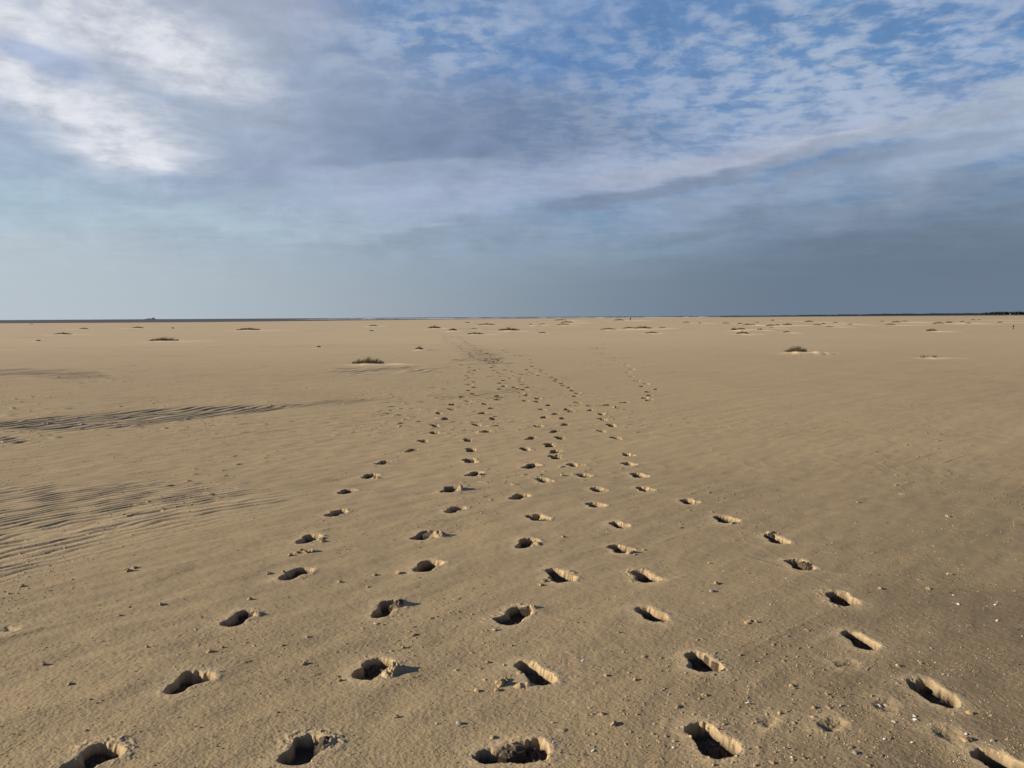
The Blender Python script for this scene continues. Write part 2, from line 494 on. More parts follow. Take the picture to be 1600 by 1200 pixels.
for (px, py, w, h) in TUSSOCKS:
    x, y = G(px, py)
    wm = w / F_PX * y
    hm = max(h / F_PX * y, 0.1)
    hummock.append((x, y, wm, hm))
    tail = wm * (1.6 + random.random() * 1.6)
    dep = min(1.3, max(0.30 * wm, 0.45)) + (0.01 * y if y > 60 else 0)
    a, c = window(x + tail / 2, y, max(tail + wm, 2.2 * y * y / 2013))
    X_, Y_ = XX[a, c] - x, YY[a, c] - y
    hh = min(0.35 * hm, 0.14)
    mound = np.exp(-(X_ / (wm * 0.55)) ** 2 - (Y_ / dep) ** 2)
    t = np.clip(X_ / tail, 0, 1.3)
    dl = max(dep, 1.1 * y * y / 2013)
    lee = np.exp(-((Y_ + 0.35 * dl) / (dl * (0.9 - 0.45 * np.minimum(t, 1)))) ** 2) * sstep(X_, -wm * 0.55, 0) * (1 - sstep(t, 0.35, 1.2))
    lee *= 0.85 + 0.3 * perlin(XX[a, c] / 0.8, YY[a, c] / 0.8, 80)
    H[a, c] += (hh * np.maximum(mound, 0.8 * lee)).astype(np.float32)
    front = np.exp(-((X_ - 0.1 * wm) / (wm * 0.55)) ** 2 - ((Y_ + dep * 0.8) / (dep * 0.7)) ** 2)
    DRY[a, c] = np.maximum(DRY[a, c], np.clip(1.3 * lee, 0, 1) + 0 * X_)
    DRY[a, c] = np.maximum(DRY[a, c], 0.6 * front)
    DAMP[a, c] *= (1 - np.clip(lee + 0.5 * front, 0, 1)).astype(np.float32)

# ------------------------------------------------------------------ footprints
# near ones: (heel px, heel py, toe px, toe py, depth m, lump) with lump = (px, py, radius m, height m) of a kicked-up heap on the rim
O_L = [  # outer left trail, nearest first
    (112, 1202, 170, 1170, .05, None), (258, 1083, 325, 1047, .055, None), (353, 976, 393, 950, .05, (401, 958, .05, .02)), (440, 905, 480, 884, .05, None),
    (468, 846, 497, 832, .05, (502, 839, .05, .015)), (512, 805, 538, 794, .05, None), (533, 769, 551, 762, .05, None), (568, 744, 587, 737, .05, (588, 744, .06, .02)),
    (590, 723, 607, 717, .05, None), (633, 706, 650, 699, .05, None)]
S_L = [  # second trail from the left
    (452, 1194, 500, 1152, .055, (512, 1160, .07, .02)), (560, 1062, 606, 1026, .06, (616, 1050, .075, .045)), (588, 964, 618, 936, .055, (626, 943, .06, .03)),
    (650, 893, 683, 874, .055, None), (650, 841, 675, 828, .05, (682, 834, .10, .04)), (698, 800, 721, 789, .05, None),
    (695, 768, 713, 758, .05, (719, 763, .08, .05)), (733, 743, 750, 735, .05, (751, 741, .05, .03))]
MID = [  # middle trail
    (740, 1182, 860, 1170, .045, (800, 1172, .05, .012)), (812, 1032, 862, 1070, .055, (818, 1072, .05, .02)), (782, 975, 824, 948, .05, (829, 950, .05, .025)),
    (860, 885, 888, 909, .05, (893, 893, .05, .012)), (810, 855, 835, 840, .05, (838, 848, .05, .015)), (830, 801, 852, 813, .045, None),
    (800, 779, 821, 770, .05, None), (842, 745, 858, 753, .045, None), (821, 731, 841, 724, .05, None)]
F_R = [  # fourth trail from the left
    (1082, 1126, 1140, 1180, .06, None), (1080, 1018, 1112, 1052, .06, (1116, 1030, .05, .012)), (997, 948, 1040, 973, .055, None), (997, 890, 1020, 909, .055, None),
    (953, 849, 985, 861, .05, (987, 862, .05, .02)), (956, 815, 977, 823, .05, None), (920, 783, 941, 791, .045, None), (926, 760, 942, 766, .045, None),
    (906, 739, 921, 745, .05, None), (888, 724, 907, 728, .05, None)]
O_R = [  # outer right trail
    (1538, 1178, 1590, 1212, .06, None), (1427, 1060, 1491, 1107, .055, None), (1324, 985, 1366, 1016, .05, None), (1298, 925, 1331, 947, .05, None),
    (1236, 873, 1264, 892, .05, (1258, 882, .05, .02)), (1198, 833, 1226, 850, .045, (1204, 832, .05, .015)), (1121, 803, 1147, 816, .045, None),
    (1067, 779, 1087, 787, .04, None), (998, 759, 1017, 766, .05, None), (990, 738, 1005, 745, .045, None), (976, 722, 990, 727, .05, None), (974, 708, 988, 713, .04, None)]
OLD = [  # shallow, half filled marks in the lower right corner
    (1183, 1118, 1215, 1128, .0111, None), (1285, 1124, 1318, 1140, .0136, None), (1250, 1146, 1290, 1152, .0074, None), (1362, 1096, 1400, 1104, .0086, None),
    (1362, 1122, 1412, 1132, .0111, None), (1455, 1140, 1505, 1152, .0111, None), (1316, 1032, 1330, 1040, .0124, None), (4, 982, 22, 977, .0111, None),
    (1370, 1108, 1450, 1112, .0049, None)]
# further ones: centre only
A_FAR = [(661, 688), (680, 675), (680, 664), (696, 654), (686, 645), (706, 638.6), (706, 631.4), (732, 626), (724, 619.6), (740, 614.6), (733, 609.5), (742.5, 605), (733.5, 600.7), (743, 597), (730.6, 593.3),
         (734.6, 590.5), (730, 587), (740.6, 583.8), (736, 580.8), (743.5, 577.8), (735, 573.7), (723.4, 570)]
B_FAR = [(734, 718), (736, 702), (731, 687), (760, 673.6), (745, 663), (770.6, 653.4), (754, 644.8), (768, 637.5), (757.5, 630.5), (779, 623.6), (778, 618), (782, 607.5), (787.5, 603.4), (782, 599), (788, 595), (798, 591), (793.5, 590.5)]
C_FAR = [(868, 713.5), (863, 713), (820, 700.6), (867, 705.3), (859, 695), (844, 693), (830, 684), (874.6, 683.8), (866.6, 674), (842, 666.5), (883, 663.5), (851, 652), (879, 654), (868, 646.7),
         (847.5, 639.5), (858, 633), (841, 622), (840, 627), (887, 640), (892, 643)]
D_FAR = [(941, 674), (942, 656), (940, 648), (923.8, 641), (921.5, 634.4), (904, 629), (898, 618.5), (903, 614), (895, 610), (890, 605.5), (962, 684.5), (956, 665)]
E_FAR = [(1008, 622), (1013.7, 626), (1014.7, 617.4), (1013, 612.3), (1004, 603.7), (997, 595.6), (987.5, 588.7), (982, 582.3), (988, 577.3), (979.4, 572.2), (978.7, 567.7), (1011, 600), (1026, 608.5),
         (965, 563.5), (961.5, 559.6), (942.5, 552.5), (935, 544), (928, 542.5), (947, 538), (950, 534.5)]
M_FAR = [(x / 8 + 680, y / 8 + 505) for x, y in [(862, 787), (815, 753), (945, 720), (868, 688), (912, 685), (838, 632), (800, 612), (848, 610), (770, 588), (715, 550), (757, 530), (800, 548), (885, 578),
         (935, 537), (970, 598), (1033, 620), (1080, 640), (1010, 660), (1070, 687), (1065, 712), (1097, 737), (1100, 765), (1160, 797), (935, 660), (1120, 830), (1040, 815), (990, 800), (1130, 860), (1150, 900), (1080, 870), (1160, 930), (1130, 965)]]
N_FAR = [(x / 8 + 680, y / 8 + 505) for x, y in [(1215, 460), (1210, 490), (1215, 535), (1275, 565), (1335, 580), (1335, 602), (1405, 637), (1470, 680), (1525, 705), (1515, 725), (1592, 755), (1245, 632),
         (1205, 610), (1305, 652), (1160, 575), (1440, 700), (1560, 770), (1610, 780), (1640, 800)]]
P_FAR = [(x / 8 + 680, y / 8 + 505) for x, y in [(590, 398), (540, 375), (530, 345), (600, 350), (470, 435), (455, 413), (400, 405), (355, 352), (460, 385), (685, 390), (720, 405), (745, 425), (770, 437),
         (650, 378), (570, 322), (520, 300), (480, 285), (455, 270), (410, 245), (395, 225), (360, 195), (330, 180), (230, 262), (280, 295), (210, 190), (130, 235), (150, 215), (110, 155), (350, 285),
         (925, 370), (870, 345), (1080, 415), (1020, 405), (310, 280), (245, 250), (705, 415), (735, 440), (800, 455), (700, 465), (740, 470), (710, 490), (760, 495), (640, 480)]]
for strand in ([(694, 521), (696, 531), (710, 538), (724, 545), (735, 552), (742, 561)], [(702, 527), (720, 527), (730, 536), (745, 544), (757, 550), (770, 558), (783, 566)],
               [(738, 560), (760, 562), (775, 566), (790, 566)]):
    for (ax, ay), (bx, by) in zip(strand, strand[1:]):
        m_ = max(2, int(math.hypot(bx - ax, (by - ay) * 1.6) / 3.2))
        P_FAR += [(ax + (bx - ax) * t / m_ + random.uniform(-1.4, 1.4), ay + (by - ay) * t / m_ + random.uniform(-.6, .6)) for t in range(m_)]
DRAG = [(888, 634, 909, 633), (912, 637, 922, 634), (936, 634.5, 954, 632.5), (968, 630, 984, 628.6), (880, 640.5, 895, 638.8), (1005, 622.4, 1012, 621.6)]

prints = []     # dict(x, y, ang, L, depth, label, group, lump)


def add_print(x, y, ang, L, depth, label, lump=None, group=None, wide=1.0):
    prints.append(dict(x=x, y=y, ang=ang, L=L, depth=depth, label=label, lump=lump, group=group, wide=wide))


ORD = ['nearest', 'second', 'third', 'fourth', 'fifth', 'sixth', 'seventh', 'eighth', 'ninth', 'tenth', 'eleventh', 'twelfth', 'thirteenth', 'fourteenth', 'fifteenth', 'sixteenth',
       'seventeenth', 'eighteenth', 'nineteenth', 'twentieth', 'twenty-first', 'twenty-second', 'twenty-third', 'twenty-fourth', 'twenty-fifth', 'twenty-sixth', 'twenty-seventh', 'twenty-eighth', 'twenty-ninth', 'thirtieth', 'thirty-first', 'thirty-second', 'thirty-third', 'thirty-fourth', 'thirty-fifth', 'thirty-sixth']


def near_trail(lst, where):
    for i, (hx, hy, tx, ty, d, lump) in enumerate(lst):
        a, b = G(hx, hy), G(tx, ty)
        L = math.hypot(b[0] - a[0], b[1] - a[1])
        L = min(max(L * 0.96, 0.21), 0.31)
        look = 'deep footprint with crumbly rim heap' if lump else 'deep clean-edged dark footprint'
        nth = 'nearest the camera' if i == 0 else ORD[i] + ' from the camera'
        add_print((a[0] + b[0]) / 2, (a[1] + b[1]) / 2, math.atan2(b[1] - a[1], b[0] - a[0]), L, d, f'{look}, {nth} in the {where} trail', lump)


near_trail(O_L, 'outer left')
near_trail(S_L, 'inner left')
near_trail(MID, 'middle')
near_trail(F_R, 'inner right')
near_trail(O_R, 'outer right')
OLDL = ['shallow faint footprint just right of the white shell in the right foreground', 'shallow crescent footprint with one dark edge at the lower right', 'faint filled-in footprint left of the crescent one at the lower right',
        'faint shell-strewn footprint below the outer right trail', 'shallow footprint beside two white shells at the lower right', 'shallow footprint with pale crumbs near the bottom right corner',
        'small dark toe dent left of the outer right trail', 'small shallow dent by itself at the left edge of the sand', 'long faint scuffed footprint among shells at the lower right']
for (hx, hy, tx, ty, d, lump), lb in zip(OLD, OLDL):
    a, b = G(hx, hy), G(tx, ty)
    L = min(max(math.hypot(b[0] - a[0], b[1] - a[1]), 0.08), 0.3)
    add_print((a[0] + b[0]) / 2, (a[1] + b[1]) / 2, math.atan2(b[1] - a[1], b[0] - a[0]), L, d, lb)


def far_trail(lst, label, group, depth=.045, jit=0.35):
    pts = [G(*p) for p in lst]
    pts2 = sorted(zip(pts, lst), key=lambda t: t[0][1])
    for i, ((x, y), p) in enumerate(pts2):
        j, k = max(0, i - 2), min(len(pts2) - 1, i + 2)
        a = math.atan2(pts2[k][0][1] - pts2[j][0][1], pts2[k][0][0] - pts2[j][0][0])
        a = R(90) + (a - R(90)) * 0.5
        lb = label(i, p) if callable(label) else label
        wd = 1.0 + 0.9 * min(1, max(0, (y - 14) / 30))
        add_print(x, y, a + random.uniform(-jit, jit), random.uniform(.27, .33) * (1 + 0.3 * min(1, max(0, (y - 20) / 30))), depth * random.uniform(0.85, 1.2) * (1 + 0.8 * min(1, max(0, (y - 15) / 30))), lb, group=group, wide=wd)


far_trail(A_FAR, lambda i, p: f'small dark footprint, {ORD[i + 10]} from the camera in the outer left trail', 'footprints of the outer left trail')
far_trail(B_FAR, lambda i, p: f'small dark footprint, {ORD[i + 8]} from the camera in the inner left trail', 'footprints of the second trail from the left')
far_trail(C_FAR, 'small footprint in the trampled knot where the middle trails cross', 'footprints in the trampled knot')
far_trail(D_FAR, lambda i, p: f'small footprint, {ORD[i + 10]} from the camera in the inner right trail', 'footprints of the second trail from the right')
far_trail(E_FAR, lambda i, p: f'tiny dark footprint, {ORD[i + 12]} from the camera in the outer right trail', 'footprints of the outer right trail')
far_trail(M_FAR, 'tiny footprint in the dense middle-distance line between the inner trails', 'footprints in the dense middle line')
far_trail(N_FAR, 'tiny footprint in the thin diagonal line running right of the dense middle line', 'footprints in the thin diagonal line')
far_trail(P_FAR, 'distant speck-like footprint in the path winding toward the far grass', 'footprints winding to the far grass', jit=1.2)
DL = ['long thin scuff mark, leftmost of three beyond the trampled knot', 'short scuff mark beside a small mound beyond the trampled knot', 'long thin scuff mark beyond the trampled knot, slanting up to the right',
      'rightmost long scuff mark beyond the trampled knot', 'thin dark scuff mark at the upper edge of the trampled knot', 'flat scuff mark under the outer right trail']
for (ax, ay, bx, by), lb in zip(DRAG, DL):
    a, b = G(ax, ay), G(bx, by)
    add_print((a[0] + b[0]) / 2, (a[1] + b[1]) / 2, math.atan2(b[1] - a[1], b[0] - a[0]), min(0.5, math.hypot(b[0] - a[0], b[1] - a[1])), .035, lb, wide=0.75)

_kept = []
for _p in prints:
    if all(math.hypot(_p['x'] - q['x'], _p['y'] - q['y']) > 0.17 + 0.004 * _p['y'] for q in _kept[-400:]):
        _kept.append(_p)
prints = _kept
IDM = np.zeros((NR - 1, NC - 1), np.int16)


def sole(s):
    """half width of a shoe sole along its length, s from -1 (heel) to 1 (toe)"""
    return 0.036 + 0.011 * np.exp(-((s - 0.42) / 0.38) ** 2) - 0.006 * np.exp(-((s + 0.1) / 0.25) ** 2) + 0.001 * s


for k, p in enumerate(prints, 1):
    a, c = window(p['x'], p['y'], p['L'] * 0.5 + 0.30)
    x, y = XX[a, c], YY[a, c]
    ca, sa = math.cos(p['ang']), math.sin(p['ang'])
    X_, Y_ = x - p['x'], y - p['y']
    e1 = perlin(x / 0.12, y / 0.12, 86) * 0.014 + perlin(x / 0.05, y / 0.05, 90 + k % 13) * 0.008 + perlin(x / 0.017, y / 0.017, 91) * 0.0045
    lx = X_ * ca + Y_ * sa
    ly = -X_ * sa + Y_ * ca
    hl_ = p['L'] / 2
    s = np.clip(lx / hl_, -1, 1)
    bend = 0.006 * (1 if k % 2 else -1) * (s * s)
    w = (sole(s) + (0.027 if p['y'] < 9 else 0.018) + 0.008 * s * (1 if k % 3 else -1)) * p['wide'] * (0.90 + 0.30 * ((k * 37) % 10) / 10)
    # rounded ends
    capr = 0.056
    over = np.maximum(np.abs(lx) - (hl_ - capr), 0)
    d = np.sqrt(over ** 2 + np.maximum(np.abs(ly - bend) - (w - capr), 0) ** 2) - capr
    d = d + e1
    shallow = p['depth'] < 0.03
    wall = (0.011 + 0.026 * sstep(perlin(x / 0.11, y / 0.11, 88), -0.05, 0.5)) if not shallow else 0.05
    wall = np.minimum(wall, 0.012) if p['y'] > 9 else wall
    ins = sstep(-d, -0.002, wall)
    floor = 0.80 + 0.20 * np.cos(s * 3.6 + k * 1.7) + 0.16 * perlin(x / 0.03, y / 0.03, 95) + 0.10 * perlin(x / 0.012, y / 0.012, 93) + 0.05 * np.sin(lx / 0.0045) * (k % 2) * (p['y'] < 6)
    step = 0.16 * sstep(s, 0.02, 0.10) * (k % 3 == 0)                 # heel-to-arch step
    dep = p['depth'] * (1.22 if p['y'] < 9 else 1.9 if p['y'] < 14 else 2.6) * (floor - step)
    base_in = float(np.mean(H[a, c]))
    keep = 1 - 0.75 * ins
    hh = H[a, c] * 1.0
    loc = hh.mean()
    hh = loc + (hh - loc) * keep
    # pushed-up rim, higher on one side, crumbling
    cd = d + perlin(x / 0.09, y / 0.09, 97) * 0.010
    rim = np.exp(-((cd - 0.016) / 0.020) ** 2) * (1 - ins)
    skirt = np.exp(-(np.maximum(cd, 0) / 0.07) ** 2) * (1 - ins)
    side = 0.6 + 0.4 * np.cos(np.arctan2(Y_, X_) - (0.5 if k % 2 else -0.3))
    ramp = (0.0024 if p['y'] < 9 else 0.0008) if not shallow else 0.0015
    rr = rim * ramp * side * (0.7 + 0.9 * np.clip(perlin(x / 0.028, y / 0.028, 98) + 0.3, 0, 1.2)) + skirt * ramp * 1.1 * side
    hh = hh - dep * ins + rr
    # slumped, crumbling walls and loose lumps fallen into the hole
    edge = ins * (1 - ins) * 4
    crumbly = np.clip(perlin(x / 0.026, y / 0.026, 84) + 0.15, 0, 1) * 0.014 + np.clip(perlin(x / 0.012, y / 0.012, 83), 0, 1) * 0.006
    hh = hh + crumbly * (0.6 * edge + 0.30 * ins) * (0 if shallow else 1) + crumbly * (0.45 if k % 5 == 1 else 0.03) * np.exp(-((cd - 0.03) / 0.03) ** 2) * (1 - ins) * sstep(np.cos(np.arctan2(Y_, X_) - k * 1.3), -0.1, 0.5) * (0.3 if shallow else 1)
    if p['lump']:
        qx, qy, lr, lh = p['lump']
        gx, gy = G(qx, qy)
        d2 = np.sqrt((x - gx) ** 2 + (y - gy) ** 2)
        th = np.arctan2(y - gy, x - gx)
        blobby = 0.75 + 0.5 * perlin(x / 0.035, y / 0.035, 99) + 0.25 * perlin(x / 0.012, y / 0.012, 94)
        prof = 1 - sstep(d2 / (lr * (0.85 + 0.35 * np.sin(2 * th + k))), 0.25, 1.0)
        hh = np.maximum(hh, hh * 0 + loc + lh * prof * np.clip(blobby, 0.3, 1.5) - 0.001 * (prof <= 0) * 50)
    H[a, c] = hh.astype(np.float32)
    DRY[a, c] = np.maximum(DRY[a, c], (0.08 * rim + 0.10 * skirt) * (1.0 if p['y'] < 9 else 0.3) * (1 if not shallow else 0.4)).astype(np.float32)
    DAMP[a, c] = np.clip(DAMP[a, c] * (1 - 0.6 * skirt) + (0.1 if shallow else 1.5 * ins if p['y'] > 9 else 1.35 * ins ** 2), 0, 1.5) * (ins > 0.01) + DAMP[a, c] * (1 - 0.6 * skirt) * (ins <= 0.01).astype(np.float32)  # shadow inside the print painted in as darker sand
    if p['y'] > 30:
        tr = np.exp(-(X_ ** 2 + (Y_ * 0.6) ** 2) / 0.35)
        DAMP[a, c] = np.clip(DAMP[a, c] + 0.30 * tr, 0, 1.5).astype(np.float32)  # shade of the far trail spread into the colour round each print
    # cells that belong to the print
    cellr = max(0.006, float(np.interp(p['y'], rows, CELL)) * 0.5)
    inside = ((d if p['y'] < 12 else d - e1) < 0.012 + cellr * 0.6)
    cm = inside[:-1, :-1] & inside[1:, 1:] & inside[:-1, 1:] & inside[1:, :-1]
    sub = IDM[a.start:a.stop - 1, c.start:c.stop - 1]
    sub[(cm) & (sub == 0)] = k

XX = XX.astype(np.float32)
YY = YY.astype(np.float32)


def height_at(x, y):
    r = int(np.clip(np.searchsorted(rows, y), 1, NR - 1))
    u = x / max(y, 1.9)
    c = int(np.clip(np.searchsorted(us, u), 1, NC - 1))
    return float(H[r, c])


# ------------------------------------------------------------------ materials
def new_mat(name):
    m = bpy.data.materials.new(name)
    m.use_nodes = True
    t = m.node_tree
    for n in list(t.nodes):
        t.nodes.remove(n)
    N = NT(t)
    out = N.node('ShaderNodeOutputMaterial')
    b = N.node('ShaderNodeBsdfPrincipled')
    t.links.new(b.outputs[0], out.inputs[0])
    return m, N, b


def sand_material():
    m, N, b = new_mat('sand')
    geo = N.node('ShaderNodeNewGeometry')
    pos = geo.outputs['Position']
    dry = N.node('ShaderNodeAttribute', attribute_name='dry').outputs['Fac']
    damp_shade = N.node('ShaderNodeAttribute', attribute_name='damp_shade').outputs['Fac']
    stretch = N.node('ShaderNodeMapping')
    stretch.inputs['Rotation'].default_value = (0, 0, -SD)
    stretch.inputs['Scale'].default_value = (0.25, 1.0, 1.0)
    N.link(pos, stretch.inputs[0])
    n_big = N.noise(stretch.outputs[0], 0.7, 6, 0.6)
    n_mid = N.noise(pos, 5.0, 6, 0.6)
    n_fine = N.noise(pos, 170.0, 3, 0.7)
    n_grain = N.noise(pos, 520.0, 2, 0.8)
    base = N.mix(N.smooth(n_big, 0.3, 0.7), (0.415, 0.302, 0.161), (0.475, 0.347, 0.190))
    base = N.mix(N.smooth(n_mid, 0.35, 0.7), base, (0.450, 0.328, 0.178))
    d2 = N.m('ADD', damp_shade, N.m('ADD', N.m('MULTIPLY', N.m('SUBTRACT', n_mid, 0.5), 0.65), N.m('MULTIPLY', N.m('SUBTRACT', n_big, 0.5), 0.9)))
    d1 = N.m('MINIMUM', N.m('MAXIMUM', d2, 0.0), 1.0)
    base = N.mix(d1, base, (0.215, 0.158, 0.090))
    base = N.mix(N.m('MULTIPLY', N.m('SUBTRACT', damp_shade, 1.0), 2.0, clamp=True), base, (0.085, 0.062, 0.040))  # near-black shade of the footprint hollows, put into the colour
    base = N.mix(dry, base, (0.74, 0.565, 0.355))
    g = N.m('ADD', 0.72, N.m('MULTIPLY', N.m('ADD', n_fine, n_grain), 0.28))
    base = N.vm('MULTIPLY', base, N.comb(g, g, g))
    # dark mineral grains and pale shell grains
    darkg = N.smooth(N.noise(pos, 300.0, 1, 0.5), 0.66, 0.74)
    base = N.mix(N.m('MULTIPLY', darkg, 0.5), base, (0.07, 0.05, 0.035))
    pale = N.smooth(N.noise(N.vm('ADD', pos, (3.3, 1.7, 0.4)), 240.0, 1, 0.5), 0.70, 0.76)
    base = N.mix(N.m('MULTIPLY', pale, 0.55), base, (0.66, 0.58, 0.44))
    N.link(base, b.inputs['Base Color'])
    b.inputs['Roughness'].default_value = 0.95
    b.inputs['Specular IOR Level'].default_value = 0.15
    bump = N.node('ShaderNodeBump')
    bump.inputs['Strength'].default_value = 0.55
    bump.inputs['Distance'].default_value = 0.0016
    N.link(N.m('ADD', n_fine, N.m('MULTIPLY', n_grain, 0.5)), bump.inputs['Height'])
    N.link(bump.outputs[0], b.inputs['Normal'])
    return m


SAND = sand_material()


def solid(name, c1, c2, scale=20.0, rough=0.8, spec=0.3, bump=0.0):
    m, N, b = new_mat(name)
    geo = N.node('ShaderNodeNewGeometry')
    n = N.noise(geo.outputs['Position'], scale, 5, 0.6)
    N.link(N.mix(N.smooth(n, 0.35, 0.65), c1, c2), b.inputs['Base Color'])
    b.inputs['Roughness'].default_value = rough
    b.inputs['Specular IOR Level'].default_value = spec
    if bump:
        bu = N.node('ShaderNodeBump')
        bu.inputs['Strength'].default_value = 0.8
        bu.inputs['Distance'].default_value = bump
        N.link(n, bu.inputs['Height'])
        N.link(bu.outputs[0], b.inputs['Normal'])
    return m


SHELL = solid('shell', (0.72, 0.68, 0.60), (0.50, 0.44, 0.35), 160, 0.5, 0.4)
SHELL_TAN = solid('tan_shell', (0.55, 0.42, 0.27), (0.40, 0.30, 0.19), 160, 0.6, 0.3)
CLOD = solid('sand_clod', (0.43, 0.31, 0.175), (0.27, 0.19, 0.11), 90, 0.95, 0.1, 0.003)
STONE = solid('stone', (0.36, 0.33, 0.29), (0.22, 0.19, 0.16), 90, 0.8, 0.3, 0.001)
DARKBIT = solid('dark_debris', (0.06, 0.045, 0.03), (0.11, 0.085, 0.055), 60, 0.9, 0.1)
GRIT = solid('shell_grit', (0.66, 0.58, 0.45), (0.48, 0.39, 0.27), 60, 0.7, 0.2)
TWIG = solid('dry_stalk', (0.46, 0.36, 0.22), (0.30, 0.22, 0.13), 60, 0.8, 0.2)
GRASS = solid('beach_grass', (0.070, 0.062, 0.028), (0.210, 0.170, 0.090), 22, 0.75, 0.2)
SEA = solid('sea_water', (0.085, 0.085, 0.086), (0.115, 0.114, 0.114), 0.02, 0.9, 0.1)
FOAM = solid('sea_foam', (0.62, 0.62, 0.62), (0.45, 0.46, 0.47), 0.05, 0.9, 0.1)
WOOD = solid('dark_pines', (0.012, 0.016, 0.014), (0.024, 0.028, 0.022), 0.05, 0.9, 0.1)
DUNE = solid('scrub_dunes', (0.020, 0.024, 0.024), (0.034, 0.036, 0.034), 0.02, 0.95, 0.05)
PAINT = solid('weathered_paint', (0.34, 0.34, 0.34), (0.26, 0.26, 0.26), 2, 0.6, 0.3)
POST = solid('weathered_post', (0.09, 0.07, 0.05), (0.14, 0.11, 0.08), 8, 0.9, 0.1)
HULL = solid('ship_hull', (0.17, 0.19, 0.22), (0.22, 0.24, 0.27), 0.1, 0.7, 0.3)  # haze over the far ship is put into its grey


# ------------------------------------------------------------------ mesh output
def raw_mesh(name, co, quads, mat, attrs=None, smooth=False):
    me = bpy.data.meshes.new(name)
    nv, nf = len(co), len(quads)
    k = quads.shape[1]
    me.vertices.add(nv)
    me.vertices.foreach_set('co', np.ascontiguousarray(co, np.float32).ravel())
    me.loops.add(nf * k)
    me.loops.foreach_set('vertex_index', np.ascontiguousarray(quads, np.int32).ravel())
    me.polygons.add(nf)
    me.polygons.foreach_set('loop_start', np.arange(0, nf * k, k, dtype=np.int32))
    me.polygons.foreach_set('use_smooth', np.full(nf, smooth, bool))
    for an, av in (attrs or {}).items():
        at = me.attributes.new(an, 'FLOAT', 'POINT')
        at.data.foreach_set('value', np.ascontiguousarray(av, np.float32))
    me.update(calc_edges=True)
    me.materials.append(mat)
    return me


def link(name, me, loc=(0, 0, 0), label=None, cat=None, group=None, kind=None, parent=None):
    o = bpy.data.objects.new(name, me)
    scene.collection.objects.link(o)
    o.location = loc
    if parent:
        o.parent = parent
    if label:
        o['label'] = label
    if cat:
        o['category'] = cat
    if group:
        o['group'] = group
    if kind:
        o['kind'] = kind
    return o


VI = np.arange(NR * NC, dtype=np.int32).reshape(NR, NC)
Q = np.stack([VI[:-1, :-1], VI[:-1, 1:], VI[1:, 1:], VI[1:, :-1]], -1)
CO = np.stack([XX, YY, H], -1).reshape(-1, 3)
DRYf, DAMP_SHADEf = DRY.ravel(), DAMP.ravel()
sandme = raw_mesh('sand', CO, Q[IDM == 0], SAND, {'dry': DRYf, 'damp_shade': DAMP_SHADEf})
link('sand', sandme, label='wide flat tan beach with wind ripples stretching to the sea', cat='sand', kind='structure')
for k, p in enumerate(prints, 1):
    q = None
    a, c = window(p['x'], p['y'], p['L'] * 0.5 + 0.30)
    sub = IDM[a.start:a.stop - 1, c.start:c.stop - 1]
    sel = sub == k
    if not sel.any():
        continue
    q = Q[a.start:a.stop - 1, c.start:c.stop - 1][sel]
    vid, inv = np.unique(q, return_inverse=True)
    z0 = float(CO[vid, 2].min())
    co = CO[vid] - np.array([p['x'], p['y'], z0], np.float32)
    me = raw_mesh('footprint', co, inv.reshape(-1, 4), SAND, {'dry': DRYf[vid], 'damp_shade': DAMP_SHADEf[vid]})
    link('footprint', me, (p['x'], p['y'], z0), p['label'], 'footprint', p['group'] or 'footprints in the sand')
del Q, VI


# ------------------------------------------------------------------ grass hummocks
def blades(n, width, depth, height, bw, lean=0.35, sparse=False):
    vs, fs = [], []
    for i in range(n):
        t = random.gauss(0, 0.36) if i % 3 == 0 else -0.97 + 1.94 * (i + random.random()) / n
        if sparse:
            t = random.choice([-0.75, -0.7, 0.62, 0.68, -0.45, -0.2, 0.2, 0.0, 0.4]) + random.gauss(0, 0.1)
        t = max(-1, min(1, t))
        bx, by = t * width / 2, max(-.7, min(.7, random.gauss(0, 0.35))) * depth / 2
        hh = height * random.uniform(0.4, 1.1) * (1 - 0.75 * abs(t) ** 1.5) * (0.45 + 0.75 * abs(math.sin(t * 5.3 + width * 7) * math.cos(t * 11 + width * 3)) ** 0.6)
        if sparse and abs(t) < 0.5:
            hh *= 0.3
        la, ln = random.uniform(0, 2 * math.pi), abs(random.gauss(0, lean)) + 0.1
        ox, oy = math.cos(la) * ln + 0.22, math.sin(la) * ln
        wa = random.uniform(0, math.pi)
        wx, wy = math.cos(wa) * bw / 2, math.sin(wa) * bw / 2
        b0 = len(vs)
        for j in range(4):
            s = j / 3
            w = 1 - s * 0.85
            cx, cy = bx + ox * hh * s * s, by + oy * hh * s * s
            z = hh * (s - 0.22 * s * s) - (0.03 if j == 0 else 0)
            vs.append((cx - wx * w, cy - wy * w, z))
            vs.append((cx + wx * w, cy + wy * w, z))
        for j in range(3):
            a = b0 + 2 * j
            fs.append((a, a + 1, a + 3, a + 2))
    return np.array(vs, np.float32), np.array(fs, np.int32)


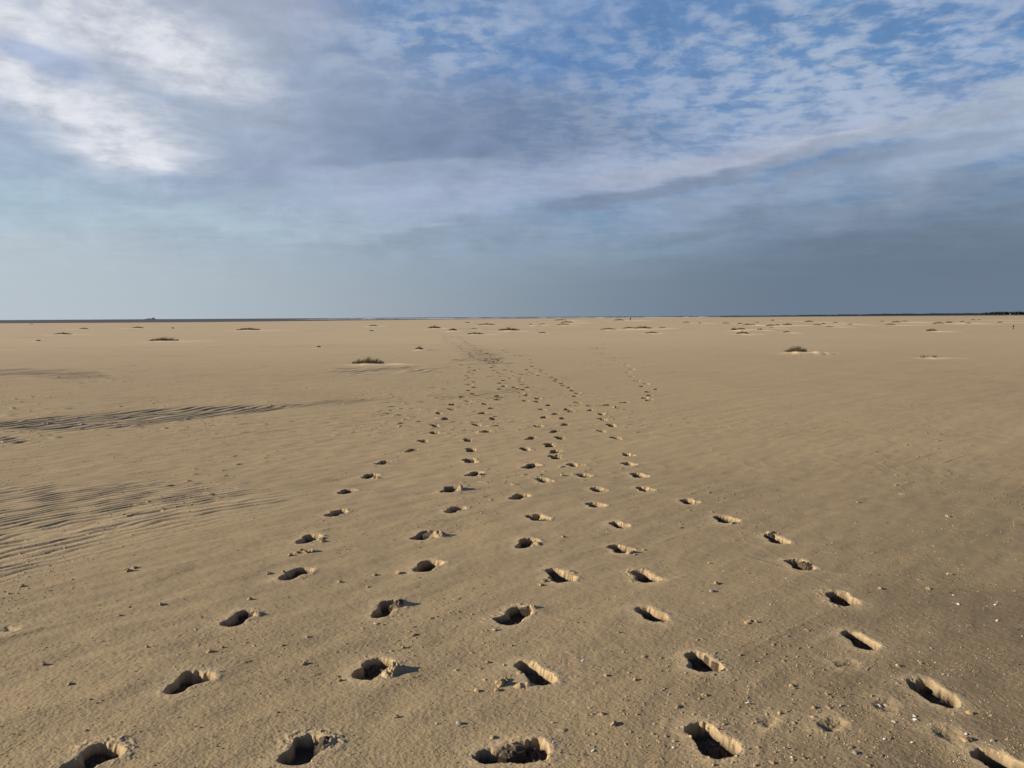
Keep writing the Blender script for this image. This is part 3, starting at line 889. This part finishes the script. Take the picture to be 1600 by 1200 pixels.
bands = {}
info = []
for i, ((px, py, w, h), (x, y, wm, hm)) in enumerate(zip(TUSSOCKS, hummock)):
    band = 'near the horizon' if y > 110 else ('in the far scatter' if y > 55 else 'in the middle distance')
    half = 'left of the trails' if px < 720 else 'right of the trails'
    bands.setdefault((band, half), []).append((px, i))
lab = {}
for (band, half), l in bands.items():
    l.sort()
    for j, (px, i) in enumerate(l):
        nth = 'leftmost' if j == 0 else ORD[j] + ' from the left' if j < len(ORD) else 'one of the rightmost'
        w = TUSSOCKS[i][2] / max(TUSSOCKS[i][3], 1)
        look = 'long dark grass hummock' if w > 6 else ('small tufty grass hummock' if TUSSOCKS[i][2] < 12 else 'bushy olive grass hummock')
        lab[i] = f'{look} {band}, {nth} {half}'
lab[0] = 'wide spiky grass tussock with a pale rippled sand tail, left of the footprint trails'
lab[40] = 'rounded grass tussock with a pale sand tail, standing alone in the right half'
lab[59] = 'sparse two-tufted grass tussock, lone and closest at the far right'
lab[66] = 'long dark grass hummock with a tapering right end on the far left'
for i, (x, y, wm, hm) in enumerate(hummock):
    big_ = y < 40
    n = int((620 if i == 18 else 700 if i in (0, 40) else 170 if i == 59 else 300) * (1 if big_ else min(2.2, 0.8 + wm / 2.5)))
    bw = 0.011 if big_ else 0.00055 * y * 0.6 + 0.01
    vs, fs = blades(n, wm * 1.02, min(1.2, wm * 0.45 + 0.15), hm * (1.0 if big_ else 1.0), bw, 0.35 if big_ else 0.55, i == 59)
    me = raw_mesh('grass_tussock', vs, fs, GRASS)
    link('grass_tussock', me, (x, y, height_at(x, y)), lab[i], 'grass tussock', 'grass hummocks scattered over the beach')


# ------------------------------------------------------------------ shells, clods, stalks
def lump_mesh(name, mat, seed, flat=0.6, rough=0.35, sub=2):
    import bmesh
    bm = bmesh.new()
    bmesh.ops.create_icosphere(bm, subdivisions=sub, radius=0.5)
    r = random.Random(seed)
    ox = r.uniform(0, 50)
    v = np.array([q.co[:] for q in bm.verts])
    n = perlin(v[:, 0] * 2.3 + ox, v[:, 1] * 2.3 + v[:, 2] * 1.7, seed) + 0.5 * perlin(v[:, 0] * 5.3 + ox, v[:, 2] * 5.3 + v[:, 1] * 3.0, seed + 3)
    sx, sy = r.uniform(0.8, 1.25), r.uniform(0.7, 1.0)
    for q, d in zip(bm.verts, n):
        q.co *= 1 + rough * float(d)
        q.co.x *= sx
        q.co.y *= sy
        q.co.z = q.co.z * flat + flat * 0.28
    me = bpy.data.meshes.new(name)
    bm.to_mesh(me)
    bm.free()
    me.materials.append(mat)
    return me


def shell_mesh(name, mat, seed):
    """a broken cockle piece: a ribbed curved fan with a torn edge and real thickness"""
    r = random.Random(seed)
    a0, a1 = r.uniform(-1.3, -0.5), r.uniform(0.5, 1.3)
    vs, fs = [], []
    NA, NRr = 9, 5
    for side in (0, 1):
        for j in range(NRr):
            for i in range(NA):
                t = i / (NA - 1)
                a = a0 + (a1 - a0) * t
                rr = (0.06 + 0.94 * j / (NRr - 1)) * (1 - (0.25 * r.random() if j == NRr - 1 else 0))
                z = 0.34 * math.cos(a) * math.sin(rr * 2.4) + 0.012 * (i % 2) - side * 0.05
                vs.append((rr * math.sin(a) * 0.6, rr * math.cos(a) * 0.75 - 0.35, z))
    for side in (0, 1):
        o = side * NA * NRr
        for j in range(NRr - 1):
            for i in range(NA - 1):
                q = [o + j * NA + i, o + j * NA + i + 1, o + (j + 1) * NA + i + 1, o + (j + 1) * NA + i]
                fs.append(q if side == 0 else q[::-1])
    o = NA * NRr
    ring = [i for i in range(NA)] + [j * NA + NA - 1 for j in range(1, NRr)] + [(NRr - 1) * NA + i for i in range(NA - 2, -1, -1)] + [j * NA for j in range(NRr - 2, 0, -1)]
    for i in range(len(ring)):
        a, b = ring[i], ring[(i + 1) % len(ring)]
        fs.append([b, a, a + o, b + o])
    return raw_mesh(name, np.array(vs), np.array(fs, np.int32), mat)


def stalk_mesh(name, mat, seed, razor=False):
    r = random.Random(seed)
    vs, fs = [], []
    n, k = 9, 6
    bend = r.uniform(-0.1, 0.1)
    for i in range(n):
        t = i / (n - 1) - 0.5
        rad = (0.075 if razor else 0.030) * (1 - (abs(t) * 1.7) ** 4 * 0.6) * r.uniform(0.9, 1.1)
        for j in range(k):
            a = 2 * math.pi * j / k
            vs.append((t, bend * math.cos(t * 3) + rad * math.cos(a), max(rad * math.sin(a) * (0.55 if razor else 1), -0.01) + 0.015))
    for i in range(n - 1):
        for j in range(k):
            fs.append((i * k + j, i * k + (j + 1) % k, (i + 1) * k + (j + 1) % k, (i + 1) * k + j))
    # close the ends
    for i in (0, n - 1):
        c = len(vs)
        vs.append(((i / (n - 1) - 0.5) * 1.02, bend * math.cos(1.5), 0.02))
        for j in range(0, k, 2):
            fs.append((i * k + j, i * k + (j + 1) % k, i * k + (j + 2) % k, c))
    return raw_mesh(name, np.array(vs), np.array(fs, np.int32), mat)


clods = [lump_mesh('sand_clod', CLOD, s, 0.62, 0.55) for s in range(5)]
stones = [lump_mesh('pebble', STONE, 30 + s, 0.55, 0.2) for s in range(3)]
shells = [shell_mesh('shell_fragment', SHELL, s) for s in range(6)]
tans = [shell_mesh('shell_fragment', SHELL_TAN, 10 + s) for s in range(3)]
razors = [stalk_mesh('razor_shell', SHELL, s, True) for s in range(3)]
stalks = [stalk_mesh('dry_stalk', TWIG, 5 + s) for s in range(3)]

near_named = [(p['x'], p['y'], p['label'].split(', ', 1)[1]) for p in prints if p['label'].startswith('deep')]
used_labels = set()


def where(x, y):
    best = min(near_named, key=lambda t: (t[0] - x) ** 2 + (t[1] - y) ** 2)
    dx, dy = x - best[0], y - best[1]
    dist = math.hypot(dx, dy)
    side = ('right of' if dx > 0 else 'left of') if abs(dx) > abs(dy) else ('beyond' if dy > 0 else 'in front of')
    t = best[2].replace(' from the camera in the', ' footprint of the').replace('nearest the camera in the', 'nearest footprint of the')
    far = 'close ' if dist < 0.35 else ''
    return f'{far}{side} the {t}'


def place(kind, mesh, px, py, size, look, cat, group, rot=None):
    x, y = G(px, py)
    z = height_at(x, y)
    lb = None
    for adj in ('', 'tiny ', 'larger ', 'pale ', 'flat '):
        cand = f'{adj}{look} {where(x, y)}'
        if cand not in used_labels:
            lb = cand
            break
    used_labels.add(lb or cand)
    o = link(kind, mesh, (x, y, z - 0.05 * size), lb or cand, cat, group)
    o.scale = (size, size * random.uniform(0.8, 1.1), size * random.uniform(0.8, 1.1))
    o.rotation_euler = (random.uniform(-.2, .2) if 'stalk' not in kind and 'razor' not in kind else 0, random.uniform(-.2, .2) if 'stalk' not in kind and 'razor' not in kind else 0,
                        random.uniform(0, 6.28) if rot is None else rot)
    return o


CL = [(34, 912, .03), (67, 1036, .026), (109, 1067, .024), (186, 958, .025), (391, 934, .034), (348, 1010, .022), (326, 1017, .026), (475, 1037, .026), (480, 995, .026), (230, 1010, .02),
      (134, 1141, .016), (250, 942, .026), (202, 946, .02), (773, 984, .026), (762, 1034, .024), (787, 1039, .02), (745, 1080, .022), (781, 1069, .055), (790, 1064, .03), (776, 1079, .028), (717, 1130, .03), (769, 1151, .02),
      (630, 1011, .02), (619, 1120, .026), (530, 1062, .026), (527, 1056, .018), (587, 973, .02), (598, 974, .016), (800, 1009, .02), (864, 1128, .016), (1172, 972, .032), (1166, 975, .022), (1181, 973, .024), (1237, 1071, .026), (992, 1062, .024), (1100, 1086, .024),
      (959, 1132, .028), (967, 989, .02), (947, 1055, .024), (1292, 1085, .018), (1336, 1177, .026), (1510, 1157, .036), (1402, 1041, .018), (1439, 1036, .022), (1375, 921, .03), (1450, 920, .026),
      (1515, 1115, .022), (1481, 808, .04), (1483, 897, .035), (586, 896, .04), (531, 907, .035), (622, 894, .035), (198, 888, .045), (210, 884, .04), (443, 891, .03), (420, 893, .035), (487, 860, .05), (478, 862, .04), (464, 862, .045), (454, 866, .04),
      (845, 913, .03), (851, 907, .035), (842, 912, .025), (880, 838, .03), (878, 742, .05), (1063, 822, .03), (1119, 912, .03), (1108, 879, .025), (1006, 857, .03), (991, 865, .025), (470, 857, .03), (505, 843, .04),
      (575, 915, .02), (1112, 924, .04), (1340, 785, .03), (921, 634, .09), (960, 638, .08)]
for i, (px, py, s) in enumerate(CL):
    st = (px, py) in ((1112, 924), (1336, 1177), (717, 1130))
    place('pebble' if st else 'sand_clod', (stones if st else clods)[i % (3 if st else 5)], px, py, s, 'grey pebble' if st else 'crumbly sand clod', 'pebble' if st else 'sand clod', 'crumbly clods on the sand')
SH = [(1169, 1099, .034, 0), (1375, 1099, .028, 0), (1385, 1099, .03, 1), (1397, 1127, .026, 0), (1430, 1125, .03, 0), (1428, 1119, .022, 0), (1474, 1054, .022, 0), (1482, 1055, .018, 0), (1557, 969, .022, 0), (1455, 1014, .022, 0),
      (1552, 1159, .032, 1), (1509, 1148, .018, 0), (683, 1131, .024, 0), (897, 1097, .012, 0), (912, 1031, .014, 0), (911, 1027, .014, 0), (926, 1172, .018, 0), (1267, 1041, .018, 1), (1245, 1026, .018, 1),
      (1490, 929, .02, 0), (1555, 944, .024, 0), (1052, 1166, .014, 0), (1103, 1163, .022, 0), (929, 1170, .016, 0), (1070, 962, .014, 0), (1204, 945, .016, 0), (1311, 1185, .014, 1), (1382, 1155, .016, 0), (1425, 1160, .018, 0),
      (1573, 1157, .016, 0), (1278, 1113, .014, 1), (1237, 1182, .012, 0), (1298, 1008, .014, 0), (1262, 1008, .014, 0), (910, 1033, .016, 0), (943, 1046, .012, 0), (1030, 1160, .012, 0), (1178, 1193, .012, 0),
      (1344, 900, .02, 0), (1420, 820, .02, 0), (1430, 860, .02, 0), (1300, 850, .02, 0), (1260, 985, .018, 1), (1497, 943, .022, 0), (1060, 955, .016, 0), (865, 1160, .014, 0)]
for i, (px, py, s, t) in enumerate(SH):
    place('shell_fragment', (tans if t else shells)[i % (3 if t else 6)], px, py, s, 'tan shell fragment' if t else 'white shell fragment', 'shell', 'shell pieces on the sand')
for i, (px, py, s, rz, rot) in enumerate([(601, 1181, .060, 1, 0.2), (1104, 937, .085, 1, -0.9), (1127, 1079, .06, 1, -1.0), (1474, 944, .07, 1, -0.8), (1527, 926, .075, 0, -0.8), (1535, 906, .08, 0, -0.5), (1255, 946, .05, 0, 1.0),
                                           (1415, 772, .12, 1, -0.3), (1500, 775, .15, 0, 0.1), (1440, 753, .13, 0, 0.1), (1250, 722, .14, 1, 0.3), (1350, 1094, .06, 0, -1.3)]):
    place('razor_shell' if rz else 'dry_stalk', (razors if rz else stalks)[i % 3], px, py, s, 'thin pale razor shell' if rz else 'thin dry stalk', 'razor shell' if rz else 'stalk', 'long thin shells and stalks', rot)

# fine shell grit and crumbs nobody could count, thicker towards the right
import bmesh
def scatter(name, mat, n, lo, hi, dens, label, cat, expo=0.5):
    base_v = np.array([(-.5, -.3, 0), (.5, -.4, 0), (.45, .35, 0), (-.4, .4, 0), (-.15, -.1, .42), (.2, .1, .36)], np.float32)
    base_f = np.array([(0, 1, 5, 4), (1, 2, 5, 5), (2, 3, 4, 5), (3, 0, 4, 4)], np.int32)
    tri = np.array([(0, 1, 5), (0, 5, 4), (1, 2, 5), (2, 3, 4), (2, 4, 5), (3, 0, 4)], np.int32)
    vs, fs = [], []
    c = 0
    while c < n:
        px, py = random.uniform(-80, 1680), 570 + 680 * random.random() ** expo
        if random.random() > dens(px, py):
            continue
        x, y = G(px, py)
        z = height_at(x, y)
        s = random.uniform(lo, hi) * (0.6 + 0.10 * y)
        a = random.uniform(0, 6.28)
        v = base_v * s * np.array([1, random.uniform(.5, 1), random.uniform(.6, 1.2)], np.float32)
        v += (np.random.RandomState(c).rand(6, 3).astype(np.float32) - .5) * s * 0.3
        w = np.empty_like(v)
        w[:, 0] = v[:, 0] * math.cos(a) - v[:, 1] * math.sin(a) + x
        w[:, 1] = v[:, 0] * math.sin(a) + v[:, 1] * math.cos(a) + y
        w[:, 2] = v[:, 2] + z - 0.1 * s
        vs.append(w)
        fs.append(tri + 6 * c)
        c += 1
    me = raw_mesh(name, np.concatenate(vs), np.concatenate(fs), mat)
    link(name, me, label=label, cat=cat, kind='stuff')


def clumpy(px, py, seed, k=1.0):
    return float(sstep(perlin(np.array([px / 46.0]), np.array([py / 22.0]), seed)[0], -0.1, 0.6)) * k


scatter('shell_grit', GRIT, 1700, .0035, .009, lambda px, py: (0.06 + 0.94 * max(0, min(1, (px - 700) / 700))) * clumpy(px, py, 201), 'fine white shell grit strewn over the moist right side', 'shell grit')
scatter('sand_crumbs', CLOD, 15000, .004, .010, lambda px, py: (0.35 + 0.65 * max(0, min(1, (px - 500) / 900)) if py > 800 else 0.8) * clumpy(px, py, 202), 'small loose crumbs of sand strewn between the footprints', 'sand crumbs', 0.9)
scatter('beach_debris', DARKBIT, 1100, .006, .014, lambda px, py: clumpy(px, py, 203), 'tiny dark bits of washed-up debris scattered over the sand', 'debris', 0.8)

# ------------------------------------------------------------------ sea, surf, far land, ship, posts
ys = np.array([300, 360, 420, 500, 600, 750, 950, 1250, 1700, 2400, 3600, 6000, 10000, 18000, 30000], np.float32)
xs = np.linspace(-1, 1, 41)
sx_ = (xs[None, :] * (ys[:, None] * 2.5)).astype(np.float32)
sy_ = np.repeat(ys[:, None], 41, 1)
sz_ = np.full_like(sx_, -0.75)
vi = np.arange(sx_.size).reshape(sx_.shape)
q = np.stack([vi[:-1, :-1], vi[:-1, 1:], vi[1:, 1:], vi[1:, :-1]], -1).reshape(-1, 4)
link('sea', raw_mesh('sea', np.stack([sx_, sy_, sz_], -1).reshape(-1, 3), q, SEA), label='thin dark strip of sea along the horizon', cat='sea', kind='structure')


def breaker(x0, x1, y, h, seed):
    n = 90
    vs, fs = [], []
    for i in range(n):
        t = i / (n - 1)
        x = x0 + (x1 - x0) * t
        hh = h * max(0.05, min(1, math.sin(math.pi * t) * 3)) * (0.55 + 0.6 * abs(perlin(np.array([t * 23.0]), np.array([seed * 1.7]), seed)[0]) * 2)
        yy = y + 14 * math.sin(t * 7 + seed)
        for (dy, dz) in ((-6, -0.9), (-2, hh * 0.9 - .75), (0, hh - .75), (3, hh * 0.5 - .75), (9, -0.9)):
            vs.append((x, yy + dy, dz))
    for i in range(n - 1):
        for j in range(4):
            a = i * 5 + j
            fs.append((a, a + 5, a + 6, a + 1))
    return raw_mesh('breaking_wave', np.array(vs), np.array(fs, np.int32), FOAM)


for (a, b, y, h, lb) in ((450, 1090, 1500, 1.1, 'long thin white line of surf on the horizon behind the trails'), (560, 720, 1300, 0.8, 'short white breaker on the horizon left of centre'),
                         (930, 1130, 1400, 0.9, 'short white breaker on the horizon right of centre')):
    link('breaking_wave', breaker((a - 800) / F_PX * y, (b - 800) / F_PX * y, y, h, int(y) % 9), (0, 0, 0), lb, 'wave', 'lines of surf')


def ridge(name, x0, x1, y, hfun, mat, depth, n=260, label='', cat='', kind='structure'):
    vs, fs = [], []
    K = 7
    for i in range(n):
        t = i / (n - 1)
        x = x0 + (x1 - x0) * t
        h = hfun(t, x)
        for j in range(K):
            s = j / (K - 1)
            z = h * math.sin(math.pi * min(s * 1.2, 1) * 0.5 if s < 0.6 else math.pi * 0.5 * (1 - (s - 0.6) / 0.4) + 0) if s < 0.6 else h * math.cos(math.pi * 0.5 * (s - 0.6) / 0.4)
            vs.append((x, y + depth * s, z - 1.0))
    for i in range(n - 1):
        for j in range(K - 1):
            a = i * K + j
            fs.append((a, a + K, a + K + 1, a + 1))
    me = raw_mesh(name, np.array(vs), np.array(fs, np.int32), mat)
    link(name, me, label=label, cat=cat, kind=kind)


def pn(v, s):
    return float(perlin(np.array([v]), np.array([s * 3.7 + .3]), s)[0])


YL = 3200.0
X = lambda px: (px - 800) / F_PX * YL
ridge('far_dunes', X(1120), X(2300), YL, lambda t, x: 2.2 + 6.5 * sstep(np.array([x]), X(1150), X(1480))[0] * (0.8 + 0.25 * pn(x / 60, 5)) + 1.2 * pn(x / 14, 6), DUNE, 120, 400,
      'thin dark strip of land low on the right horizon', 'dunes')
# the wood on the far dunes: crowns built one by one into a single distant mass
vs, fs = [], []
c = 0
ico = bmesh.new()
bmesh.ops.create_icosphere(ico, subdivisions=2, radius=1.0)
iv = np.array([v.co[:] for v in ico.verts], np.float32)
it = np.array([[v.index for v in f.verts] for f in ico.faces], np.int32)
ico.free()
for i in range(900):
    x = random.uniform(X(1500), X(2100))
    px = x / YL * F_PX + 800
    hgt = 12.0 * float(sstep(np.array([px]), 1485, 1570)[0]) * (0.82 + 0.22 * pn(x / 45, 9)) + random.uniform(-1.2, 1.2) + 1.5
    if hgt < 2:
        continue
    r = random.uniform(2.5, 5.5)
    v = iv * np.array([r, r, r * 0.8]) * (1 + 0.25 * perlin(iv[:, :1] * 2 + i, iv[:, 1:2] * 2 + iv[:, 2:] * 2, i % 50))
    vs.append(v + np.array([x, YL - 20 + random.uniform(-30, 60), hgt - 1 - r * 0.8]))
    fs.append(it + c * len(iv))
    c += 1
    v2 = iv * np.array([r, r, hgt * 0.5]) * 1.0
    vs.append(v2 + np.array([x, YL - 10 + random.uniform(0, 60), hgt * 0.4 - 1]))
    fs.append(it + c * len(iv))
    c += 1
link('distant_wood', raw_mesh('distant_wood', np.concatenate(vs), np.concatenate(fs), WOOD), label='dark low wood on the horizon at the far right', cat='wood', kind='stuff')


def box(bl, x0, x1, y0, y1, z0, z1, top=1.0):
    b = len(bl[0])
    cx = (x0 + x1) / 2
    for z, k in ((z0, 1.0), (z1, top)):
        for (x, y) in ((x0, y0), (x1, y0), (x1, y1), (x0, y1)):
            bl[0].append((cx + (x - cx) * k, y, z))
    for f in ((0, 1, 5, 4), (1, 2, 6, 5), (2, 3, 7, 6), (3, 0, 4, 7), (4, 5, 6, 7), (3, 2, 1, 0)):
        bl[1].append([b + i for i in f])


def box_mesh(name, boxes, mat):
    bl = ([], [])
    for bx in boxes:
        box(bl, *bx)
    return raw_mesh(name, np.array(bl[0]), np.array(bl[1], np.int32), mat)


# ship far out on the left
sy0 = 7000.0
sx0 = (238 - 800) / F_PX * sy0
ship = link('distant_ship', None, (sx0, sy0, -0.75), 'tiny grey ship on the left horizon', 'ship')
link('hull', box_mesh('hull', [(-45, 45, -8, 8, -2, 5, 1.06)], HULL), parent=ship)
link('superstructure', box_mesh('superstructure', [(14, 34, -7, 7, 5.003, 15, 0.9), (-30, 4, -6, 6, 5.003, 9, 0.96)], HULL), parent=ship)
link('mast', box_mesh('mast', [(23, 25, -1, 1, 15.003, 22, 0.5)], HULL), parent=ship)


def post(px, py, h, w, mat, name, label, cat, arm=False):
    x, y = G(px, py)
    o = link(name, None, (x, y, height_at(x, y)), label, cat)
    link('shaft', box_mesh('shaft', [(-w / 2, w / 2, -w / 2, w / 2, -0.3, h, 0.8)], mat), parent=o)
    link('top_mark', box_mesh('top_mark', [(-w * 1.1, w * 1.1, -w * .6, w * .6, h + .003, h + w * 2, 0.6)], mat), parent=o)


post(1583, 514.5, .30, .08, POST, 'wooden_post', 'short dark post standing alone near the right edge', 'post')
post(985, 501, .55, .28, POST, 'wooden_post', 'dark upright post on the pale far sand right of centre', 'post')
post(1578, 496.3, 1.6, .16, PAINT, 'marker_pole', 'pale marker pole in front of the far wood', 'marker pole')
post(1344, 493.8, 3.2, .3, PAINT, 'marker_pole', 'pale marker pole on the horizon left of the dark land strip', 'marker pole')
post(1124, 495.8, 1.8, .25, PAINT, 'marker_pole', 'leftmost pale marker pole on the horizon', 'marker pole')
print('LONG', [o['label'] for o in bpy.data.objects if 'label' in o and len(o['label'].split()) > 16][:6])
print('objects', len(bpy.data.objects), 'prints', len(prints))
